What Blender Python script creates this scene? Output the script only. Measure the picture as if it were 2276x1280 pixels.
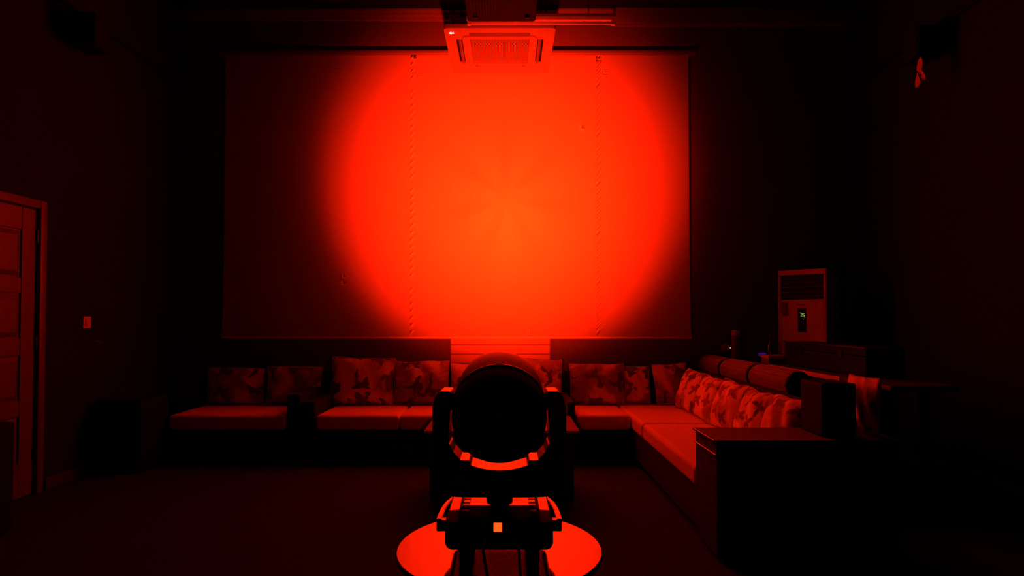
import bpy, bmesh, math, random
from mathutils import Vector, Matrix, noise
random.seed(7)
for o in list(bpy.data.objects):
    bpy.data.objects.remove(o, do_unlink=True)
SC = bpy.context.scene
COL = SC.collection
R = math.radians

# ------------------------------------------------------------------ camera
cam_d = bpy.data.cameras.new('camera')
cam = bpy.data.objects.new('camera', cam_d)
COL.objects.link(cam)
cam.location = (0, 0, 1.28)
cam.rotation_euler = (R(90 + 1.2), 0, 0)
cam_d.sensor_width = 36.0
cam_d.lens = 36.0 * 1330 / 2276
cam_d.shift_x = 13 / 2276
cam_d.shift_y = 37 / 2276
cam_d.clip_start = 0.02
SC.camera = cam

# ------------------------------------------------------------------ world, exposure
w = bpy.data.worlds.new('world')
SC.world = w
w.use_nodes = True
w.node_tree.nodes['Background'].inputs[0].default_value = (0, 0, 0, 1)
w.node_tree.nodes['Background'].inputs[1].default_value = 0
vs = SC.view_settings
vs.view_transform = 'Standard'
vs.look = 'None'
vs.gamma = 1
vs.use_curve_mapping = False
vs.exposure = 0.0

# ------------------------------------------------------------------ the stage beam (comes out of the moving head)
PIVOT = Vector((-0.020, 1.82, 1.024))
TILT = R(19.0)
AXIS = Vector((0, math.cos(TILT), math.sin(TILT)))
BEAM_POWER = 14800
sp = bpy.data.lights.new('beam', 'SPOT')
sp.energy = BEAM_POWER
sp.color = (1.0, 0.0108, 0.0006)
sp.spot_size = R(110)
sp.spot_blend = 0.10
sp.shadow_soft_size = 0.05
spo = bpy.data.objects.new('beam', sp)
COL.objects.link(spo)
spo.location = PIVOT + AXIS * 0.15
spo.rotation_euler = (AXIS + Vector((.006, 0, 0))).to_track_quat('-Z', 'Y').to_euler()
sp.use_nodes = True
nt = sp.node_tree
em = nt.nodes['Emission']
tc = nt.nodes.new('ShaderNodeTexCoord')
sx = nt.nodes.new('ShaderNodeSeparateXYZ')
nt.links.new(tc.outputs['Normal'], sx.inputs[0])
def M(op, a, b=None, c=None, tree=None):
    n = (tree or nt).nodes.new('ShaderNodeMath')
    n.operation = op
    for i, v in enumerate((a, b, c)):
        if v is None: continue
        if isinstance(v, (int, float)): n.inputs[i].default_value = v
        else: (tree or nt).links.new(v, n.inputs[i])
    return n.outputs[0]
lx = M('DIVIDE', sx.outputs[0], M('ABSOLUTE', sx.outputs[2]))
ly = M('DIVIDE', sx.outputs[1], M('ABSOLUTE', sx.outputs[2]))
rad = M('SQRT', M('ADD', M('MULTIPLY', lx, lx), M('MULTIPLY', ly, ly)))
rn = M('DIVIDE', rad, 0.462 * 2)                  # 0.5 at the rim of the beam, faint spill beyond
ramp = nt.nodes.new('ShaderNodeValToRGB')
cr = ramp.color_ramp
cr.interpolation = 'LINEAR'
prof = ((0, 10.), (.1, 9.7), (.2, 9.0), (.3, 8.1), (.4, 7.0), (.54, 5.0), (.66, 3.3), (.74, 2.2), (.80, 1.45), (.86, .88), (.91, .50), (.95, .27), (1.0, .12), (1.08, .05), (1.2, .022), (1.5, .008), (2.0, .003))
cr.elements[0].position = 0.0; cr.elements[0].color = (1, 1, 1, 1)
cr.elements[1].position = 1.0; cr.elements[1].color = (prof[-1][1] / 10,) * 3 + (1,)
for p, v in prof[1:-1]:
    e = cr.elements.new(p / 2); e.color = (v / 10, v / 10, v / 10, 1)
nt.links.new(rn, ramp.inputs[0])
# faint spokes of the lamp's facet optics, only near the middle
ang = M('ARCTAN2', ly, lx)
spk = M('POWER', M('ABSOLUTE', M('COSINE', M('MULTIPLY_ADD', ang, 3.5, 0.6))), 6)
near = M('MAXIMUM', M('SUBTRACT', 1.0, M('MULTIPLY', rn, 4.6)), 0.0)
mod = M('SUBTRACT', 1.0, M('MULTIPLY', M('MULTIPLY', spk, near), 0.26))
d2 = M('ADD', M('MULTIPLY', lx, lx), M('POWER', M('ABSOLUTE', M('ADD', ly, 0.055)), 2.0))
hot = M('MULTIPLY_ADD', M('EXPONENT', M('DIVIDE', d2, -0.011)), 0.35, 1.0)   # warm core sits a little low in the beam
mod = M('MULTIPLY', mod, hot)
nt.links.new(M('MULTIPLY', ramp.outputs[0], mod), em.inputs['Strength'])

# ================================================================== materials
MATS = {}
def nodes_of(m):
    return m.node_tree.nodes, m.node_tree.links
def mat(name, col, rough=0.6, metal=0.0, noise_scale=None, var=0.12, bump=0.0, ior=None, spec=None, coat=0.0, coords='Object'):
    if name in MATS: return MATS[name]
    m = bpy.data.materials.new(name); m.use_nodes = True
    n, l = nodes_of(m)
    b = n['Principled BSDF']
    b.inputs['Base Color'].default_value = (*col, 1)
    b.inputs['Roughness'].default_value = rough
    b.inputs['Metallic'].default_value = metal
    if ior: b.inputs['IOR'].default_value = ior
    if spec is not None: b.inputs['Specular IOR Level'].default_value = spec
    if coat:
        b.inputs['Coat Weight'].default_value = coat
        b.inputs['Coat Roughness'].default_value = 0.08
    if noise_scale:
        t = n.new('ShaderNodeTexCoord')
        nz = n.new('ShaderNodeTexNoise'); nz.inputs['Scale'].default_value = noise_scale; nz.inputs['Detail'].default_value = 5
        l.new(t.outputs[coords], nz.inputs['Vector'])
        rp = n.new('ShaderNodeMapRange')
        rp.inputs['To Min'].default_value = 1 - var; rp.inputs['To Max'].default_value = 1 + var
        l.new(nz.outputs['Fac'], rp.inputs['Value'])
        mx = n.new('ShaderNodeVectorMath'); mx.operation = 'SCALE'
        mx.inputs[0].default_value = col
        l.new(rp.outputs[0], mx.inputs['Scale'])
        l.new(mx.outputs[0], b.inputs['Base Color'])
        if bump:
            bp = n.new('ShaderNodeBump'); bp.inputs['Strength'].default_value = bump; bp.inputs['Distance'].default_value = 0.01
            l.new(nz.outputs['Fac'], bp.inputs['Height']); l.new(bp.outputs[0], b.inputs['Normal'])
    MATS[name] = m
    return m
def emit(name, col, s):
    if name in MATS: return MATS[name]
    m = bpy.data.materials.new(name); m.use_nodes = True
    b = m.node_tree.nodes['Principled BSDF']
    b.inputs['Base Color'].default_value = (0.02, 0.02, 0.02, 1)
    b.inputs['Emission Color'].default_value = (*col, 1)
    b.inputs['Emission Strength'].default_value = s
    MATS[name] = m
    return m
def wicker(name, col, rough=0.42):
    m = bpy.data.materials.new(name); m.use_nodes = True
    n, l = nodes_of(m); b = n['Principled BSDF']
    b.inputs['Roughness'].default_value = rough
    b.inputs['Specular IOR Level'].default_value = .25
    t = n.new('ShaderNodeTexCoord')
    outs = []
    for d, sc in (('X', 22), ('Z', 30), ('Y', 22)):
        wv = n.new('ShaderNodeTexWave'); wv.bands_direction = d
        wv.inputs['Scale'].default_value = sc; wv.inputs['Distortion'].default_value = 0.6
        wv.inputs['Detail'].default_value = 1
        l.new(t.outputs['Object'], wv.inputs['Vector'])
        outs.append(wv.outputs['Fac'])
    s = M('ADD', M('MAXIMUM', outs[0], outs[2], tree=m.node_tree), outs[1], tree=m.node_tree)
    mr = n.new('ShaderNodeMapRange'); mr.inputs['From Max'].default_value = 2
    mr.inputs['To Min'].default_value = .45; mr.inputs['To Max'].default_value = 1.2
    l.new(s, mr.inputs['Value'])
    v = n.new('ShaderNodeVectorMath'); v.operation = 'SCALE'; v.inputs[0].default_value = col
    l.new(mr.outputs[0], v.inputs['Scale']); l.new(v.outputs[0], b.inputs['Base Color'])
    bp = n.new('ShaderNodeBump'); bp.inputs['Strength'].default_value = .9; bp.inputs['Distance'].default_value = .006
    l.new(s, bp.inputs['Height']); l.new(bp.outputs[0], b.inputs['Normal'])
    MATS[name] = m
    return m
def butterfly_fabric(name, ground, dark, mid, scale=6.0, distort=.12):
    """pale cotton printed with butterflies and soft flower blotches"""
    m = bpy.data.materials.new(name); m.use_nodes = True
    n, l = nodes_of(m); tr = m.node_tree; b = n['Principled BSDF']
    b.inputs['Roughness'].default_value = .9
    b.inputs['Specular IOR Level'].default_value = .15
    t = n.new('ShaderNodeTexCoord'); oi = n.new('ShaderNodeObjectInfo')
    sp_ = n.new('ShaderNodeSeparateXYZ'); l.new(t.outputs['Object'], sp_.inputs[0])
    off = M('MULTIPLY', oi.outputs['Random'], 17.0, tree=tr)
    cb = n.new('ShaderNodeCombineXYZ')
    l.new(M('MULTIPLY_ADD', sp_.outputs[0], scale, off, tree=tr), cb.inputs[0])
    l.new(M('MULTIPLY_ADD', sp_.outputs[2], scale, off, tree=tr), cb.inputs[1])
    dn = n.new('ShaderNodeTexNoise'); dn.inputs['Scale'].default_value = 1.6; dn.inputs['Detail'].default_value = 3
    l.new(cb.outputs[0], dn.inputs['Vector'])
    dv = n.new('ShaderNodeVectorMath'); dv.operation = 'MULTIPLY_ADD'
    dv.inputs[1].default_value = (distort * 2,) * 3
    l.new(dn.outputs['Color'], dv.inputs[0]); l.new(cb.outputs[0], dv.inputs[2])
    cb = dv
    vo = n.new('ShaderNodeTexVoronoi'); vo.voronoi_dimensions = '2D'
    vo.inputs['Scale'].default_value = 1.0; vo.inputs['Randomness'].default_value = .55
    l.new(cb.outputs[0], vo.inputs['Vector'])
    df = n.new('ShaderNodeVectorMath'); df.operation = 'SUBTRACT'
    l.new(cb.outputs[0], df.inputs[0]); l.new(vo.outputs['Position'], df.inputs[1])
    cs = n.new('ShaderNodeSeparateColor'); l.new(vo.outputs['Color'], cs.inputs[0])
    rt = n.new('ShaderNodeVectorRotate'); rt.rotation_type = 'Z_AXIS'
    l.new(df.outputs[0], rt.inputs['Vector']); l.new(M('MULTIPLY', cs.outputs[0], 6.283, tree=tr), rt.inputs['Angle'])
    s2 = n.new('ShaderNodeSeparateXYZ'); l.new(rt.outputs[0], s2.inputs[0])
    ax = M('ABSOLUTE', s2.outputs[0], tree=tr); y = s2.outputs[1]
    def ell(cx, cy, rx, ry, shear=0.0):
        u = M('DIVIDE', M('SUBTRACT', ax, cx, tree=tr), rx, tree=tr)
        yy = M('SUBTRACT', M('SUBTRACT', y, cy, tree=tr), M('MULTIPLY', M('SUBTRACT', ax, cx, tree=tr), shear, tree=tr), tree=tr)
        v = M('DIVIDE', yy, ry, tree=tr)
        return M('ADD', M('MULTIPLY', u, u, tree=tr), M('MULTIPLY', v, v, tree=tr), tree=tr)
    d = M('MINIMUM', M('MINIMUM', ell(.21, .13, .19, .12, .6), ell(.14, -.14, .12, .13, -.3), tree=tr), ell(0, 0, .035, .24), tree=tr)
    mr = n.new('ShaderNodeMapRange'); mr.interpolation_type = 'SMOOTHSTEP'
    mr.inputs['From Min'].default_value = .75; mr.inputs['From Max'].default_value = 1.15
    mr.inputs['To Min'].default_value = 1; mr.inputs['To Max'].default_value = 0
    l.new(d, mr.inputs['Value'])
    # soft flower blotches
    nz = n.new('ShaderNodeTexNoise'); nz.inputs['Scale'].default_value = .75; nz.inputs['Detail'].default_value = 3
    l.new(cb.outputs[0], nz.inputs['Vector'])
    m2 = n.new('ShaderNodeMapRange'); m2.interpolation_type = 'SMOOTHSTEP'
    m2.inputs['From Min'].default_value = .54 if distort < .3 else .43; m2.inputs['From Max'].default_value = .64 if distort < .3 else .56
    l.new(nz.outputs['Fac'], m2.inputs['Value'])
    mixa = n.new('ShaderNodeMix'); mixa.data_type = 'RGBA'
    mixa.inputs['A'].default_value = (*ground, 1); mixa.inputs['B'].default_value = (*mid, 1)
    l.new(M('MULTIPLY', m2.outputs[0], .8, tree=tr), mixa.inputs['Factor'])
    mixb = n.new('ShaderNodeMix'); mixb.data_type = 'RGBA'
    mixb.inputs['A'].default_value = (*dark, 1); mixb.inputs['B'].default_value = (*mid, 1)
    l.new(cs.outputs[1], mixb.inputs['Factor'])
    mixc = n.new('ShaderNodeMix'); mixc.data_type = 'RGBA'
    l.new(mixa.outputs['Result'], mixc.inputs['A']); l.new(mixb.outputs['Result'], mixc.inputs['B'])
    l.new(mr.outputs[0], mixc.inputs['Factor'])
    l.new(mixc.outputs['Result'], b.inputs['Base Color'])
    wr = n.new('ShaderNodeTexNoise'); wr.inputs['Scale'].default_value = 9; wr.inputs['Distortion'].default_value = 1.2
    l.new(t.outputs['Object'], wr.inputs['Vector'])
    bp = n.new('ShaderNodeBump'); bp.inputs['Strength'].default_value = .3; bp.inputs['Distance'].default_value = .02
    l.new(wr.outputs['Fac'], bp.inputs['Height']); l.new(bp.outputs[0], b.inputs['Normal'])
    MATS[name] = m
    return m

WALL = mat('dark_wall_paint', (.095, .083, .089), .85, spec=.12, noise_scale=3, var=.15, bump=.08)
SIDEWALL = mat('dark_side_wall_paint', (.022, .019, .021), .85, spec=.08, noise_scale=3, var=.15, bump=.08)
CEIL = mat('black_ceiling_paint', (.025, .023, .023), .9, spec=.08, noise_scale=4)
CARPET = mat('dark_floor_covering', (.030, .024, .026), .9, spec=.08, noise_scale=60, var=.25, bump=.15)
TRIM = mat('cornice_paint', (.16, .15, .145), .7, noise_scale=8)
PLANK = mat('pale_board', (.36, .32, .28), .5, noise_scale=10, var=.15)
SCREEN = mat('screen_vinyl', (.80, .80, .78), .75, noise_scale=14, var=.02, spec=.2)
CASSP = mat('cassette_plastic', (.27, .265, .26), .45, noise_scale=20, var=.02)
WHITEP = mat('white_plastic', (.84, .83, .81), .42, noise_scale=20, var=.02)
WHITEM = mat('white_metal', (.62, .62, .62), .38, noise_scale=20, var=.03)
GREYP = mat('grey_plastic', (.16, .16, .17), .5, noise_scale=20, var=.05)
BLACKP = mat('black_plastic_gloss', (.012, .012, .013), .24, noise_scale=40, var=.2, ior=1.75)
BLACKM = mat('black_matte', (.008, .008, .009), .7, noise_scale=40, var=.2, spec=.12)
BARREL = mat('black_barrel_satin', (.065, .065, .067), .40, noise_scale=40, var=.1, ior=1.6)
DARKHOLE = mat('dark_recess', (.02, .02, .02), .8, noise_scale=30)
LACQ = mat('lacquered_table_top', (.035, .030, .032), .07, noise_scale=5, var=.1, ior=1.95)
STEEL = mat('dark_steel', (.10, .10, .10), .35, 1.0, noise_scale=30)
RUBBER = mat('black_rubber', (.012, .012, .012), .7, noise_scale=40)
WICK = wicker('dark_rattan', (.018, .013, .011), .6)
WICKTOP = wicker('dark_rattan_top', (.075, .05, .045), .35)
SEATF = mat('seat_fabric', (.84, .72, .62), .75, noise_scale=50, var=.06, bump=.05)
BUTTER = butterfly_fabric('butterfly_print', (.93, .84, .74), (.10, .07, .06), (.42, .30, .24), 6.6)
BLOTCH = butterfly_fabric('flower_print', (.74, .62, .54), (.07, .045, .04), (.20, .13, .11), 3.9, .6)
PIPING = mat('cushion_piping', (.5, .4, .34), .85, noise_scale=60)
BOLST = wicker('woven_bolster', (.36, .27, .22), .6)
MARBLE = mat('coffee_table_glass', (.30, .24, .22), .18, noise_scale=6, var=.25)
WOODD = mat('dark_wood', (.055, .035, .028), .45, noise_scale=14, var=.3)
WOODDOOR = mat('brown_door_wood', (.15, .08, .055), .42, noise_scale=9, var=.22)
RIBBON = mat('pale_cloth_scrap', (.75, .70, .66), .85, noise_scale=25, var=.1)
GLASSM = mat('bottle_glass', (.03, .06, .04), .05, ior=1.52, noise_scale=5, coat=.5)
REDGL = mat('red_glass', (.35, .03, .03), .06, ior=1.6, noise_scale=5)
CARD = mat('printed_carton', (.20, .14, .12), .7, noise_scale=20)
LIDM = mat('pale_box_lid', (.60, .52, .45), .55, noise_scale=30)
EDGEGLINT = mat('edge_highlight_metal', (.62, .56, .50), .35, 1.0, noise_scale=30)  # bright metal standing in for highlights on the rattan arm's edges
SWITCH = emit('orange_switch_glow', (1.0, .085, .006), 1.5)
LENS = emit('hot_lens', (1.0, .010, .0005), 2.0)
LEDG = emit('display_digits', (.75, 1.0, .35), .55)
LEDGLINT = emit('white_indicator_or_glint', (1.0, .82, .62), 1.6)  # lit mark on the cassette, and the painted glint on the globe
LEDV = emit('violet_indicator', (.30, .03, 1.0), .10)
LEDR = emit('red_indicator', (1.0, .03, .03), .5)

# ================================================================== mesh helpers
def box(bm, x0, x1, y0, y1, z0, z1, bev=0.0, seg=2):
    r = bmesh.ops.create_cube(bm, size=1.0)
    vs_ = r['verts']
    for v in vs_:
        v.co = Vector((x0 + (v.co.x + .5) * (x1 - x0), y0 + (v.co.y + .5) * (y1 - y0), z0 + (v.co.z + .5) * (z1 - z0)))
    if bev > 0:
        es = list({e for v in vs_ for e in v.link_edges})
        bmesh.ops.bevel(bm, geom=es, offset=bev, segments=seg, affect='EDGES', profile=.5)
    return bm
def lathe(bm, prof, mtx=None, seg=40, arc=None):
    """profile of (r, s) pairs revolved about local Z"""
    rings = []
    for r, s in prof:
        if r < 1e-6:
            rings.append([bm.verts.new((0, 0, s))])
        else:
            rings.append([bm.verts.new((r * math.cos(2 * math.pi * k / seg), r * math.sin(2 * math.pi * k / seg), s)) for k in range(seg)])
    for a, b in zip(rings, rings[1:]):
        for k in range(seg):
            k2 = (k + 1) % seg
            if len(a) == 1 and len(b) == 1: continue
            if len(a) == 1: bm.faces.new((a[0], b[k2], b[k]))
            elif len(b) == 1: bm.faces.new((a[k], a[k2], b[0]))
            else: bm.faces.new((a[k], a[k2], b[k2], b[k]))
    if mtx is not None:
        for ring in rings:
            for v in ring: v.co = mtx @ v.co
    bmesh.ops.recalc_face_normals(bm, faces=bm.faces[:])
    return bm
def prism(bm, poly, axis, a0, a1):
    """poly of 2D points; axis Y -> (x,z), X -> (y,z), Z -> (x,y)"""
    def P(p, a):
        return {'Y': (p[0], a, p[1]), 'X': (a, p[0], p[1]), 'Z': (p[0], p[1], a)}[axis]
    A = [bm.verts.new(P(p, a0)) for p in poly]
    B = [bm.verts.new(P(p, a1)) for p in poly]
    n_ = len(poly)
    fs = [bm.faces.new(A), bm.faces.new(B[::-1])]
    for i in range(n_):
        j = (i + 1) % n_
        fs.append(bm.faces.new((A[j], A[i], B[i], B[j])))
    bmesh.ops.recalc_face_normals(bm, faces=fs)
    return bm
def tube(bm, pts, r, seg=8, closed=False):
    pts = [Vector(p) for p in pts]
    rings = []
    n_ = len(pts)
    up = Vector((0, 0, 1))
    prev = None
    for i, p in enumerate(pts):
        if closed: t = pts[(i + 1) % n_] - pts[i - 1]
        elif i == 0: t = pts[1] - p
        elif i == n_ - 1: t = p - pts[i - 1]
        else: t = pts[i + 1] - pts[i - 1]
        t.normalize()
        a = prev - t * prev.dot(t) if prev is not None else (up - t * up.dot(t) if abs(t.z) < .9 else Vector((1, 0, 0)) - t * t.x)
        a.normalize(); prev = a
        b = t.cross(a)
        rr = r[i] if isinstance(r, (list, tuple)) else r
        rings.append([bm.verts.new(p + a * (rr * math.cos(2 * math.pi * k / seg)) + b * (rr * math.sin(2 * math.pi * k / seg))) for k in range(seg)])
    pairs = list(zip(rings, rings[1:])) + ([(rings[-1], rings[0])] if closed else [])
    for A, B in pairs:
        for k in range(seg):
            bm.faces.new((A[k], A[(k + 1) % seg], B[(k + 1) % seg], B[k]))
    if not closed:
        bm.faces.new(rings[0][::-1]); bm.faces.new(rings[-1])
    bmesh.ops.recalc_face_normals(bm, faces=bm.faces[:])
    return bm
def rrect(w_, h_, r, n_=5, cx=0, cy=0):
    out = []
    for qx, qy, a0 in ((1, 1, 0), (-1, 1, 90), (-1, -1, 180), (1, -1, 270)):
        for k in range(n_ + 1):
            a = R(a0 + 90 * k / n_)
            out.append((cx + qx * (w_ / 2 - r) + r * math.cos(a), cy + qy * (h_ / 2 - r) + r * math.sin(a)))
    return out
def NB(): return bmesh.new()
def root_loc(o):
    v = Vector((0, 0, 0))
    while o is not None:
        v += o.location; o = o.parent
    return v
def obj(name, bm, m, parent=None, smooth=False):
    if parent is None:
        xs = [v.co for v in bm.verts]
        lo = Vector((min(c.x for c in xs), min(c.y for c in xs), min(c.z for c in xs)))
        hi = Vector((max(c.x for c in xs), max(c.y for c in xs), max(c.z for c in xs)))
        loc = Vector(((lo.x + hi.x) / 2, (lo.y + hi.y) / 2, lo.z)); sh = loc
    else:
        loc = Vector((0, 0, 0)); sh = root_loc(parent)
    bm.transform(Matrix.Translation(-sh))
    me = bpy.data.meshes.new(name)
    bm.to_mesh(me); bm.free()
    me.materials.append(m)
    if smooth:
        me.polygons.foreach_set('use_smooth', [True] * len(me.polygons))
        try: me.set_sharp_from_angle(angle=R(40))
        except Exception: pass
    o = bpy.data.objects.new(name, me)
    o.location = loc; o.parent = parent
    COL.objects.link(o)
    return o
def bobj(name, dims, m, parent=None, bev=0.0, seg=2):
    o = obj(name, box(NB(), *dims, bev=bev, seg=seg), m, parent, smooth=bev > 0)
    if bev > 0: o.modifiers.new('normals', 'WEIGHTED_NORMAL')
    return o
def tag(o, label, cat, group=None):
    o['label'] = label; o['category'] = cat
    if group: o['group'] = group
    return o
def thing(name, label, cat, loc, group=None):
    o = bpy.data.objects.new(name, None); COL.objects.link(o)
    o.location = loc; o.empty_display_size = .1
    return tag(o, label, cat, group)
def struct(o, label=None):
    o['kind'] = 'structure'
    if label: o['label'] = label
    return o

# ================================================================== room shell
XL, XR, YB, YF, ZC = -3.41, 3.62, 6.25, -1.6, 4.50
struct(bobj('floor', (XL - .1, XR + .1, YF - .1, YB + .1, -.1, 0), CARPET), 'dark floor of the room')
struct(bobj('ceiling', (XL - .1, XR + .1, YF - .1, YB + .1, ZC, ZC + .1), CEIL), 'black painted ceiling')
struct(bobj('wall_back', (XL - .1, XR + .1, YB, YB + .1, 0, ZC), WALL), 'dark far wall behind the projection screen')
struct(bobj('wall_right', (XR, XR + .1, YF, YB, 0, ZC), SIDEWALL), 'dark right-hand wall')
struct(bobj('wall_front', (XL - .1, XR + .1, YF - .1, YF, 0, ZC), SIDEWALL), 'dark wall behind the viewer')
# left wall with a doorway opening
DY0, DY1, DH = 3.50, 4.36, 2.08
b = NB()
box(b, XL - .1, XL, YF, DY0, 0, ZC); box(b, XL - .1, XL, DY1, YB, 0, ZC); box(b, XL - .1, XL, DY0, DY1, DH, ZC)
box(b, XL - .16, XL - .1, DY0 - .1, DY1 + .1, 0, DH + .1)
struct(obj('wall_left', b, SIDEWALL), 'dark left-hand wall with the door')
struct(bobj('baseboard_left', (XL, XL + .015, DY1 + .08, YB, 0, .09), WOODD, bev=.004))
struct(bobj('baseboard_back', (XL + .015, XR - .015, YB - .015, YB, 0, .09), WOODD, bev=.004))
struct(bobj('baseboard_right', (XR - .015, XR, YF, YB - .015, 0, .09), WOODD, bev=.004))
# stepped cornice along the far wall
b = NB()
prism(b, [(YB, ZC), (YB - .07, ZC), (YB - .07, ZC - .018), (YB - .045, ZC - .032), (YB - .045, ZC - .056), (YB - .03, ZC - .066), (YB - .03, ZC - .092), (YB, ZC - .10)], 'X', XL, 1.12)
struct(obj('trim_1', b, TRIM), 'stepped cornice under the ceiling along the far wall')
b = NB()
box(b, 1.14, XR, YB - .10, YB, ZC - .165, ZC, bev=.008)
struct(obj('trim_2', b, TRIM), 'boxed-in soffit under the ceiling at the right')
# pale grooved boards under the screen
b = NB(); box(b, -.58, .46, YB - .012, YB, .60, 1.20)
t3 = struct(obj('trim_3', b, mat('board_backing', (.20, .17, .15), .7, noise_scale=10)), 'pale horizontally grooved boarding below the screen')
for k in range(6):
    z0 = .605 + k * .098
    bobj('plank', (-.575, .455, YB - .03, YB - .012, z0, z0 + .09), PLANK, t3, bev=.005)

# door in the left wall
dr = bpy.data.objects.new('door_1', None); COL.objects.link(dr)
dr.location = (XL, (DY0 + DY1) / 2, 0); struct(dr, 'brown panelled wooden door in the left wall')
XD = XL - .008                                     # door leaf face
leaf = bobj('door_leaf', (XD - .035, XD - .012, DY0 + .02, DY1 - .02, .008, DH - .02), WOODDOOR, dr)
ya, yb = DY0 + .02, DY1 - .02
ym = (ya + yb) / 2
for y0, y1 in ((ya, ya + .125), (ym - .05, ym + .05), (yb - .125, yb)):
    bobj('stile', (XD - .012, XD, y0, y1, .008, DH - .02), WOODDOOR, leaf, bev=.004)
rows = [(1.56, 1.90), (1.13, 1.45), (.69, 1.01), (.25, .58)]
zr = [DH - .02] + [v for r_ in rows for v in (r_[1], r_[0])] + [.008]
for k in range(0, len(zr), 2):
    for y0, y1 in ((ya + .1255, ym - .0505), (ym + .0505, yb - .1255)):
        bobj('rail', (XD - .012, XD - .001, y0, y1, zr[k + 1], zr[k]), WOODDOOR, leaf, bev=.004)
for z0, z1 in rows:
    for y0, y1 in ((ya + .1255, ym - .0505), (ym + .0505, yb - .1255)):
        b = NB(); i = .012; j = .045
        o1 = [(y0 + i, z0 + i), (y1 - i, z0 + i), (y1 - i, z1 - i), (y0 + i, z1 - i)]
        o2 = [(y0 + j, z0 + j), (y1 - j, z0 + j), (y1 - j, z1 - j), (y0 + j, z1 - j)]
        A = [b.verts.new((XD - .0115, *p)) for p in o1]; B = [b.verts.new((XD + .004, *p)) for p in o2]
        for q in range(4): b.faces.new((A[q], A[(q + 1) % 4], B[(q + 1) % 4], B[q]))
        b.faces.new(B); b.faces.new(A[::-1])
        bmesh.ops.recalc_face_normals(b, faces=b.faces[:])
        obj('raised_panel', b, WOODDOOR, leaf)
fr = NB()
for y0, y1 in ((DY0 - .05, DY0 + .012), (DY1 - .012, DY1 + .05)):
    box(fr, XL - .02, XL + .022, y0, y1, 0, DH + .05, bev=.007)
box(fr, XL - .02, XL + .022, DY0 + .013, DY1 - .013, DH - .012, DH + .05, bev=.007)
obj('door_frame', fr, WOODDOOR, dr, True)
jb = NB()
box(jb, XL - .099, XL - .021, DY0 + .002, DY0 + .016, 0, DH - .002); box(jb, XL - .099, XL - .021, DY1 - .016, DY1 - .002, 0, DH - .002)
box(jb, XL - .099, XL - .021, DY0 + .017, DY1 - .017, DH - .016, DH - .002)
obj('door_lining', jb, WOODDOOR, dr)
for z in (.25, 1.05, 1.82):
    obj('hinge', lathe(NB(), [(0, z), (.008, z), (.008, z + .1), (0, z + .1)], Matrix.Translation((XD + .009, yb + .002, 0)), 12), STEEL, dr, True)
h_ = NB(); lathe(h_, [(0, 0), (.026, 0), (.026, .008), (.011, .012), (.011, .05), (0, .052)], Matrix.Translation((XD, ya + .06, 1.0)) @ Matrix.Rotation(R(90), 4, 'Y'), 20)
tube(h_, [(XD + .045, ya + .06, 1.0), (XD + .046, ya + .11, 1.0), (XD + .046, ya + .17, .998)], .009)
obj('lever_handle', h_, STEEL, dr, True)

# light switch and small knob on the left wall
o = thing('light_switch', 'small pale light switch on the dark left wall beside the door', 'switch', (XL, 4.86, 1.20))
bobj('plate', (XL, XL + .010, 4.815, 4.905, 1.19, 1.285), WHITEP, o, bev=.003)
bobj('rocker', (XL + .0105, XL + .016, 4.84, 4.88, 1.21, 1.265), WHITEP, o, bev=.002)
o = thing('wall_hook', 'tiny pale wall hook below and right of the light switch', 'hook', (XL, 4.99, 1.055))
obj('plate', lathe(NB(), [(0, 0), (.016, 0), (.016, .004), (0, .006)], Matrix.Translation((XL, 4.99, 1.075)) @ Matrix.Rotation(R(90), 4, 'Y'), 16), STEEL, o, True)
obj('hook', tube(NB(), [(XL + .004, 4.99, 1.075), (XL + .025, 4.99, 1.07), (XL + .035, 4.99, 1.06), (XL + .04, 4.99, 1.075)], .004), WHITEM, o, True)

# conduits along the side walls
for nm, x, lab in (('conduit', XL + .03, 'thin dark conduit pipe running high along the left wall'), ('conduit', XR - .03, 'thin dark conduit pipe running high along the right wall')):
    o = thing(nm, lab, 'pipe', (x, 3.2, 3.66), 'conduits high on the side walls')
    obj('pipe', tube(NB(), [(x, .2, 3.70), (x, 6.2, 3.70)], .016, 10), BLACKM, o, True)
    for y in (.8, 2.0, 3.2, 4.4, 5.6):
        bobj('clip', (x - .03 if x < 0 else x - .018, x + .018 if x < 0 else x + .03, y, y + .03, 3.682, 3.718), STEEL, o, bev=.003)

# ================================================================== projection screen
SY = 6.10
SX0, SX1, SZ0, SZ1 = -2.885, 1.875, 1.075, 3.975
scr = thing('projection_screen', 'huge white projection screen filled with a red-orange round pool of light', 'screen', ((SX0 + SX1) / 2, SY, SZ0))
b = NB(); nx, nz_ = 80, 40
grid = []
for j in range(nz_ + 1):
    row = []
    v = j / nz_
    for i in range(nx + 1):
        u = i / nx
        x = SX0 + (SX1 - SX0) * u
        # the free edges curl very slightly and the cloth flares at the bottom corners
        e = max(0, (u - .96) / .04) ** 2 - max(0, (.04 - u) / .04) ** 2
        x += .014 * e * math.exp(-v * 14) - (0.006 * e if 0 < v < 1 else 0)
        yy = SY - .012 * (max(0, (abs(u - .5) - .45) / .05) ** 2) + .002 * math.sin(u * 55) * (1 - v)
        row.append(b.verts.new((x, yy, SZ0 + (SZ1 - SZ0) * v)))
    grid.append(row)
for j in range(nz_):
    for i in range(nx):
        b.faces.new((grid[j][i], grid[j][i + 1], grid[j + 1][i + 1], grid[j + 1][i]))
bmesh.ops.solidify(b, geom=b.faces[:], thickness=.002)
bmesh.ops.recalc_face_normals(b, faces=b.faces[:])
obj('screen_cloth', b, SCREEN, scr, True)
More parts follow.
